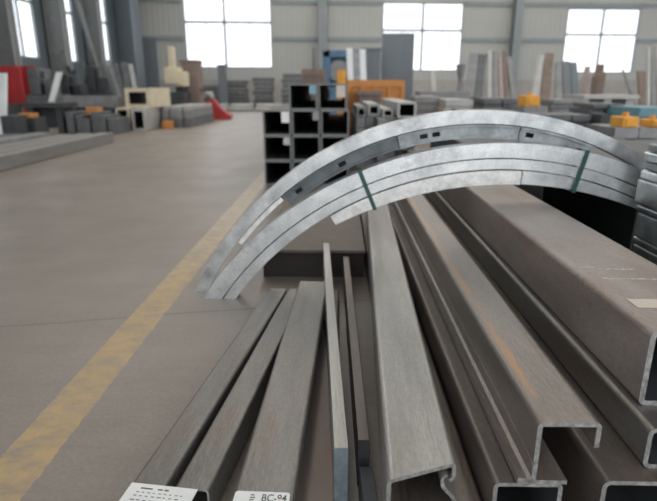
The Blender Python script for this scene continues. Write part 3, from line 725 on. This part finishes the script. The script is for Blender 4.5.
pxbox('machine_tool', 54, 82, 74, 112, 19.4, 1.0, M['far_dark'], 'dark low machine tool in front of the side-wall columns', 'machine', zbase=0, shape=machine)
pxbox('machine_tool', 86, 104, 66, 108, 20.6, .7, M['far_dark'], 'dark machine tool left of the leaning bars', 'machine', zbase=0, shape=machine)
pxbox('work_bench', 22, 62, 103, 116, 14.5, .9, M['far_dark'], 'dark low bench topped with steel offcuts at the left', 'bench', zbase=0, shape=lambda bm, w_, d_, h_: (box(bm, 0, w_, 0, d_, h_ - .12, h_), box(bm, .1, .25, .1, d_ - .1, 0, h_ - .12), box(bm, w_ - .25, w_ - .1, .1, d_ - .1, 0, h_ - .12), box(bm, .1, w_ - .1, d_ * .5, d_ * .55, .2, h_ - .12)))
for (x0, x1, yt, m, dx, lb) in ((98, 103, 62, 'far_mid', -.9, 'dark leaning bar, leftmost behind the left piles'), (106, 110, 60, 'far_grey', -.8, 'grey leaning bar, second behind the left piles'), (112, 117, 63, 'far_mid', -.6, 'dark leaning bar, third behind the left piles'), (120, 126, 62, 'far_mid', -.5, 'dark leaning bar right of the third'), (128, 132, 64, 'far_light', -.5, 'pale leaning bar, rightmost behind the left piles')):
    lean(x0, x1, yt, 21.5, M[m], lb, dx=dx, th=.06, group='bars leaning below the side windows')
lean(56, 61, 72, 17.6, M['white'], 'pale strip leaning on the dark low machine', dx=.3, group=None, name='leaning_strip')
pxbox('steel_stack', 66, 112, 112, 122, 14.6, 1.0, M['far_mid'], 'dark grey stack left of the cream tubes', 'steel stack', zbase=0, shape=lambda bm, w_, d_, h_: [box(bm, i * w_ / 6 + .01, (i + 1) * w_ / 6 - .01, .1 * (i % 2), d_ + .1 * (i % 3), 0, h_ * (1 - .15 * (i % 3)), bev=.01) for i in range(6)])
pxbox('steel_beam', 64, 118, 96, 102, 17.2, .4, M['far_grey'], 'long pale beam lying crosswise above the left bar stack', 'steel beam', zbase=.62)
for x0, x1, lb in ((70, 76, 'left'), (104, 110, 'right')): pxbox('trestle', x0, x1, 102, 120, 17.2, .4, M['far_dark'], f'dark {lb} trestle holding the crosswise pale beam', 'trestle', zbase=0) if False else None
bm = new()
pA, pB = D(64, 100, 17.2).x, D(118, 100, 17.2).x
for k in (.15, .85): box(bm, pA + (pB - pA) * k - .08, pA + (pB - pA) * k + .08, 17.2, 17.6, 0, .62)
box(bm, pA + .2, pB - .2, 17.35, 17.45, .3, .4)
tag(link('trestle', bm, M['far_dark']), 'dark trestle holding the crosswise pale beam at left', 'trestle')
for (x0, x1, y0, y1, Y, lb) in ((18, 31, 113.5, 118, 12.0, 'orange block beside the beams at the far left'), (86, 98, 107.5, 112, 14.9, 'orange clamp lying on the left bar stack'),):
    pxbox('orange_block', x0, x1, y0, y1, Y, .3, M['orange'], lb, 'block', zbase=D(24, 118, 11.9).z if Y < 13 else D(88, 112, 14.6).z * .86)
pxbox('orange_block', 162, 171, 121, 124, 16.9, .3, M['orange'], 'small orange block by the low sheet pile', 'block', zbase=0)
pxbox('steel_block', 2, 13, 116, 130, 11.3, .5, M['far_dark'], 'dark tube ends at the far left edge, left block', 'steel block', zbase=0)
pxbox('steel_block', 17, 34, 118, 130, 11.9, .5, M['far_dark'], 'dark steel block between the far-left block and orange block', 'steel block', zbase=0)

# dark pile along the back wall
rnd = random.Random(11)
for k, (x0, x1, y0) in enumerate(((199, 219, 85), (225, 246, 80), (252, 273, 77), (281, 301, 73))):
    def heap(bm, w_, d_, h_):
        n = 7
        for r_ in range(n):
            z0 = h_ * r_ / n; ind = rnd.uniform(0, .12) * w_
            box(bm, ind, w_ - rnd.uniform(0, .12) * w_, rnd.uniform(0, .3), d_, z0, z0 + h_ / n * .86)
    pxbox('section_pile', x0, x1, y0, 100, 33.5 + .3 * k, 1.2, M['far_mid'], f'dark pile under the wide left window, {ORD[k]} from the left', 'steel pile', zbase=0, shape=heap, group='dark piles at the back wall')
pxbox('gas_rack', 219, 225, 66, 98, 32, .5, M['slate'], 'slim blue-grey post cabinet in front of the dark back piles', 'cabinet', zbase=0, shape=cab)
for k, (x0, x1) in enumerate(((205, 227), (229, 252), (255, 282))):
    pxbox('pale_bundle', x0, x1, 96, 101, 30, .6, M['far_light'], f'pale bundle on the far floor, {["left", "middle", "right"][k]} one', 'steel bundle', zbase=0, group='pale bundles on the far floor',
          shape=lambda bm, w_, d_, h_: [cyl(bm, (0, .1 + .21 * i, .1), (w_, .1 + .21 * i, .1), .1, 8) for i in range(4)] + [cyl(bm, (.05, .205 + .21 * i, .275), (w_ - .05, .205 + .21 * i, .275), .1, 8) for i in range(3)])

# centre: machines beyond the tube pile
pxbox('steel_crate', 303, 325, 69, 90, 14.5, 1.2, M['brown'], 'brown steel crate behind the black-ended tube pile', 'crate', zbase=0, shape=lambda bm, w_, d_, h_: (box(bm, 0, w_, 0, d_, 0, h_ * .93), box(bm, -.03, w_ + .03, -.03, .04, h_ * .9, h_), [box(bm, w_ * k / 3 - .03, w_ * k / 3 + .03, -.04, 0, 0, h_) for k in range(4)]))
pxbox('steel_post', 312.5, 314.5, 47, 90, 15.9, .06, M['far_mid'], 'thin dark post rising behind the brown crate', 'post', zbase=0)
a = D(323, 90, 20); b_ = D(361, 50, 20); W_ = b_.x - a.x; hh = b_.z
B_ = empty('press_machine', (a.x, 20, 0)); tag(B_, 'blue press machine behind the black-ended tube pile', 'machine')
bm = new(); box(bm, 0, W_ * .2, 0, 1, 0, hh, bev=.03); box(bm, W_ * .7, W_, 0, 1, 0, hh * .9, bev=.03); box(bm, 0, W_, 0, 1, hh * .9, hh, bev=.03); box(bm, 0, W_, 0, 1, 0, 1.2, bev=.03); link('frame', bm, M['blue'], B_)
bm = new(); cyl(bm, (W_ * .42, .1, hh * .72), (W_ * .42, .6, hh * .72), .36, 20); link('flywheel', bm, M['far_grey'], B_)
bm = new(); box(bm, W_ * .2, W_ * .7, .4, .9, hh * .45, hh * .9); link('ram', bm, M['teal'], B_)
for i, x in enumerate((346.5, 353, 359.5)):
    lean(x, x + 6, 48 + i * .6, 16.5, M['white'] if i != 1 else M['galv_dark'], f'bright galvanised sheet leaning before the blue press, {["left", "middle", "right"][i]}', dx=-.1, back=.5, name='leaning_sheet', group='bright sheets by the blue press')
pxbox('control_cabinet', 361, 381, 50, 90, 21, 1, M['slate'], 'blue-grey machine cabinet left of the big slate panel', 'cabinet', zbase=0, shape=cab)
pxbox('slate_screen', 381, 415, 33, 90, 22, .12, M['slate'], 'big slate-grey screen standing before the middle window', 'screen', zbase=0, shape=lambda bm, w_, d_, h_: (box(bm, 0, w_, 0, d_, 0, h_, bev=.01), box(bm, .3, .5, d_, 1.2, 0, .12), box(bm, w_ - .5, w_ - .3, d_, 1.2, 0, .12)))
pxbox('yellow_post', 337, 346, 70, 90, 15.2, .3, M['yellow'], 'yellow guard post beside the bright leaning sheets', 'post', zbase=0)
# orange skip and its front
def skip(bm, w_, d_, h_):
    v = [(0, 0), (w_, 0), (w_, h_), (0, h_)]
    box(bm, 0, w_, 0, d_, .15, h_ * .9); box(bm, -.04, w_ + .04, -.05, d_, h_ * .9, h_)
    for k in range(5): box(bm, w_ * k / 4 - .04, w_ * k / 4 + .04, -.05, 0, .15, h_ * .9)
    for k in (.1, .8): box(bm, w_ * k, w_ * k + .2, .1, d_ - .1, 0, .15)
pxbox('steel_skip', 349, 403, 80, 104, 12.4, 1.4, M['orange'], 'orange steel skip behind the grey tube stack', 'skip', zbase=0, shape=skip)
pxbox('brown_box', 358, 381, 95, 110, 11.75, .5, M['brown'], 'brown steel box in front of the orange skip', 'box', zbase=0, shape=cab)
# grey tube stacks at mid depth
px_tube(398, 416, 102, 118, 8.2, 3.1, M['far_light'], 'pale square tube with black open end lying atop the grey stack', th=.03, zb=.776)
pxbox('section_stack', 356, 420, 104, 140, 8.2, 3.2, M['far_grey'], 'grey stack under the pale open tube', 'steel stack', zbase=0,
      shape=lambda bm, w_, d_, h_: [box(bm, w_ * i / 6 + .01, w_ * (i + 1) / 6 - .01, .25 * ((i + k) % 3), d_ + .2 * (i % 2), .775 * k / 5, .775 * (k + 1) / 5 - .01) for i in range(6) for k in range(5)])
for i, (x0, x1, y0, Y, m) in enumerate(((357, 366, 107, 8.5, 'far_grey'), (368, 380, 104, 8.8, 'far_light'), (383, 393, 109, 8.4, 'far_light'))):
    px_tube(x0, x1, y0, 116, Y, 2.3, M[m], bore=M['far_grey'], label= f'short grey section end on the mid stack, {["left", "middle", "right"][i]}', zb=.776, th=.08, grp='short sections on the mid stack')
# crosswise and lengthwise piles to the right
def layered(n, nx=1, seed=1, gap=.3):
    r_ = random.Random(seed)
    def f(bm, w_, d_, h_):
        for k in range(n):
            o = r_.uniform(-.04, .04) * w_
            for i in range(nx):
                y = r_.uniform(0, gap)
                box(bm, w_ * i / nx + .01 + o, w_ * (i + 1) / nx - .01 + o, y, d_ + y, h_ * k / n, h_ * (k + 1) / n - .015)
    return f
for i, (x0, x1, y0, Y, dep, m, n, nx, lb) in enumerate((
    (413, 441, 96, 13.5, 1.6, 'far_grey', 6, 1, 'grey layered section pile right of the orange skip'),
    (444, 474, 99, 12.6, 1.6, 'far_light', 6, 1, 'pale layered pile left of the pinkish leaning strips'),
    (482, 522, 98, 14.2, 1.6, 'far_mid', 7, 2, 'dark layered pile below the pinkish leaning strips'),
    (524, 552, 106, 11.0, .9, 'far_grey', 6, 2, 'grey layered pile carrying the left yellow block'),
    (549, 588, 99, 13.2, 1.2, 'far_grey', 9, 2, 'grey layered pile between the two yellow blocks'),
    (590, 624, 103, 11.2, 1.0, 'far_mid', 9, 2, 'dark layered pile left of the right yellow block'),
    (616, 668, 127, 7.0, .8, 'far_grey', 5, 2, 'grey pile at the right edge carrying the right yellow block'),
    (640, 690, 107, 10.0, 1.3, 'teal', 5, 1, 'teal-painted pile at the right edge'),
    (470, 528, 111, 9.2, 1.4, 'far_mid', 7, 3, 'dark pile beyond the top of the arch'),
    (532, 594, 114, 8.4, .8, 'far_mid', 8, 3, 'dark pile beyond the right shoulder of the arch'))):
    pxbox('section_pile', x0, x1, y0, 130, Y, dep, M[m], lb, 'steel pile', zbase=0, shape=layered(n, nx, i, .15))
# long pale beams lying across piles
def xbeam(pa, pb, Ya, Yb, w_, m, label):
    A, B = D(*pa, Ya), D(*pb, Yb); bm = new(); bar(bm, A, B, w_); return tag(link('long_beam', bm, m, smooth=0), label, 'steel beam', 'long beams across the right piles')
pxbox('pale_sheet', 584, 640, 95, 98, 15.5, 1.5, M['far_light'], 'pale sheet stack on legs in front of the right window', 'sheet stack', zbase=0, shape=lambda bm, w_, d_, h_: (box(bm, 0, w_, 0, d_, h_ - .1, h_), [box(bm, w_ * k - .1, w_ * k + .1, .2, d_, 0, h_ - .1) for k in (.1, .5, .9)]))
pxbox('steel_table', 420, 470, 91.5, 95, 16.6, 1.2, M['far_grey'], 'long grey table of sections below the middle window', 'table', zbase=0, shape=lambda bm, w_, d_, h_: (box(bm, 0, w_, 0, d_, h_ - .2, h_), [box(bm, w_ * k - .1, w_ * k + .1, .2, d_, 0, h_ - .2) for k in (.1, .5, .9)]))
def yblock(bm, w_, d_, h_):
    box(bm, 0, w_, 0, d_, 0, h_, bev=.015); box(bm, w_ * .2, w_ * .8, -.02, 0, h_ * .2, h_ * .8); box(bm, w_ * .4, w_ * .6, d_ * .3, d_ * .6, h_, h_ + .05)
zt1 = D(545, 106, 11.0).z; zt2 = D(640, 127, 7.0).z
pxbox('yellow_block', 525, 541, 95.5, 107, 11.2, .5, M['yellow'], 'left yellow clamp block on the right-hand piles', 'block', zbase=zt1 - .014, shape=yblock)
pxbox('yellow_block', 622, 640, 117, 128, 7.1, .35, M['yellow'], 'right yellow clamp block near the right edge of the picture', 'block', zbase=zt2 - .014, shape=yblock)
pxbox('yellow_block', 653, 664, 120, 128, 7.1, .35, M['yellow'], 'yellow clamp block half cut by the right picture edge', 'block', zbase=zt2 - .014, shape=yblock)
pxbox('valve_block', 600, 609, 114, 126, 8.2, .4, M['far_dark'], 'black block left of the right yellow clamp block', 'block', zbase=0)

# vertical racks
def uprights(lst, Y, prefix, group=None):
    for i, (x0, x1, yt, m, dx) in enumerate(lst):
        lean(x0, x1, yt, Y + .02 * i, M[m], f'{prefix}, {ORD[i]} from the left', dx=dx, back=.9)
uprights(((471, 479, 53, 'far_grey', .35), (479.5, 487, 54, 'far_mid', .3), (488, 492, 50, 'far_light', .05), (493, 498, 51, 'far_grey', 0), (498.5, 502, 52, 'pink', -.05), (502.5, 506, 51, 'brown', -.1), (506.5, 511, 56, 'far_grey', -.25)), 20, 'upright strip leaning left of the wall column by the right window')
uprights(((539, 545, 55, 'far_light', .45), (545.5, 554, 53, 'brown', .3), (556, 562, 62, 'far_grey', .1), (562.5, 570, 61, 'slate', 0), (570.5, 577, 62, 'slate', -.05)), 21, 'upright plate leaning at the left side of the right window')
def pointed(bm, w_, d_, h_):
    v = [(0, 0), (w_, 0), (w_ * 1.05, h_ * .82), (w_ * .75, h_ * .86), (w_ * .7, h_), (w_ * .35, h_), (w_ * .3, h_ * .85), (0, h_ * .8)]
    A = [bm.verts.new((x, 0, z)) for x, z in v]; B = [bm.verts.new((x, d_, z)) for x, z in v]; bm.faces.new(A); bm.faces.new(B[::-1])
    for i in range(len(v)): bm.faces.new((A[i], A[(i + 1) % len(v)], B[(i + 1) % len(v)], B[i]))
pxbox('bottle_shaped_plate', 583.5, 592, 66, 98, 21, .4, M['pink'], 'pinkish bottle-shaped upright plate in front of the right window', 'steel plate', zbase=0, shape=pointed)
pxbox('bottle_shaped_plate', 595, 607, 64, 98, 21.2, .5, M['brown'], 'brown bottle-shaped upright plate, wider, in front of the right window', 'steel plate', zbase=0, shape=pointed)
lean(622, 624, 69, 21.5, M['far_grey'], 'thin pole leaning right under the right window', dx=-.7, th=.06, back=.5, name='leaning_pole', group=None)
lean(638, 647, 71, 20.5, M['brown'], 'short brown plate leaning right of the right window', dx=0, group=None)
uprights(((648, 651, 47, 'far_light', .1), (651.5, 656, 46, 'far_grey', .05), (656.5, 663, 50, 'far_light', 0)), 19, 'tall upright bar at the far right edge')
pxbox('funnel_stand', 456, 469, 64, 100, 17.9, .5, M['far_grey'], 'grey funnel on a stand before the middle window', 'funnel', zbase=0, shape=lambda bm, w_, d_, h_: (cyl(bm, (w_ * .5, .3, h_ * .72), (w_ * .45, .3, h_), w_ * .18, 14, w_ * .5), [bar(bm, (w_ * .5 + dx, .3 + dy, h_ * .74), (w_ * .5 + dx * 3, .3 + dy * 2, 0), .05) for dx, dy in ((-.06, 0), (.06, 0), (0, .1))]))
lean(430.5, 435, 71, 19, M['far_light'], 'pale narrow board leaning below the middle window', dx=-.1, group=None, name='leaning_board')


# extra clutter below the side windows
for i, (x0, x1, yt, dx, m) in enumerate(((60, 63, 50, .9, 'far_mid'), (66, 69, 66, -.5, 'far_dark'), (72, 76, 70, .5, 'far_dark'), (79, 81, 58, -.8, 'far_mid'), (88, 91, 64, .6, 'far_dark'), (93, 96, 68, -.4, 'far_mid'))):
    lean(x0, x1, yt, 22.6 + .25 * i, M[m], f'dark bar propped up behind the dark machine tools, {ORD[i]} from the left', dx=dx, th=.06, back=.3, group='bars propped behind the machine tools', name='leaning_bar')

# every bar of a pile is a thing of its own: split each pile into its loose pieces
def split_pile(o, name, label, cat, group):
    me = o.data; bm = bmesh.new(); bm.from_mesh(me); bm.verts.ensure_lookup_table()
    seen = set(); islands = []
    for v in bm.verts:
        if v.index in seen: continue
        st_k = [v]; seen.add(v.index); isl = []
        while st_k:
            a = st_k.pop(); isl.append(a)
            for e in a.link_edges:
                b_ = e.other_vert(a)
                if b_.index not in seen: seen.add(b_.index); st_k.append(b_)
        islands.append(isl)
    for isl in islands:
        lo = Vector([min(v.co[k] for v in isl) for k in range(3)]); ids = {v.index: k for k, v in enumerate(isl)}
        m2 = bpy.data.meshes.new(name)
        faces = {f for v in isl for f in v.link_faces}
        m2.from_pydata([v.co - lo for v in isl], [], [[ids[v.index] for v in f.verts] for f in faces])
        for m in me.materials: m2.materials.append(m)
        n = bpy.data.objects.new(name, m2); COL.objects.link(n); n.location = o.location + lo
        tag(n, label, cat, group)
    bm.free(); bpy.data.objects.remove(o)
for o in [x for x in COL.objects if x.type == 'MESH' and x.name.split('.')[0] in ('section_pile', 'section_stack', 'steel_stack', 'steel_sheet', 'pale_bundle')]:
    base = o.name.split('.')[0]; lb = o['label']
    piece = {'section_pile': 'steel_section', 'section_stack': 'steel_section', 'steel_stack': 'short_steel_bar', 'steel_sheet': 'steel_beam', 'pale_bundle': 'steel_pipe'}[base]
    word = {'steel_section': 'section of the ', 'short_steel_bar': 'one short bar of the ', 'steel_beam': 'one ', 'steel_pipe': 'one pipe of the '}[piece]
    split_pile(o, piece, (word + lb), piece.replace('_', ' ').replace('short ', ''), 'pieces of the ' + lb)
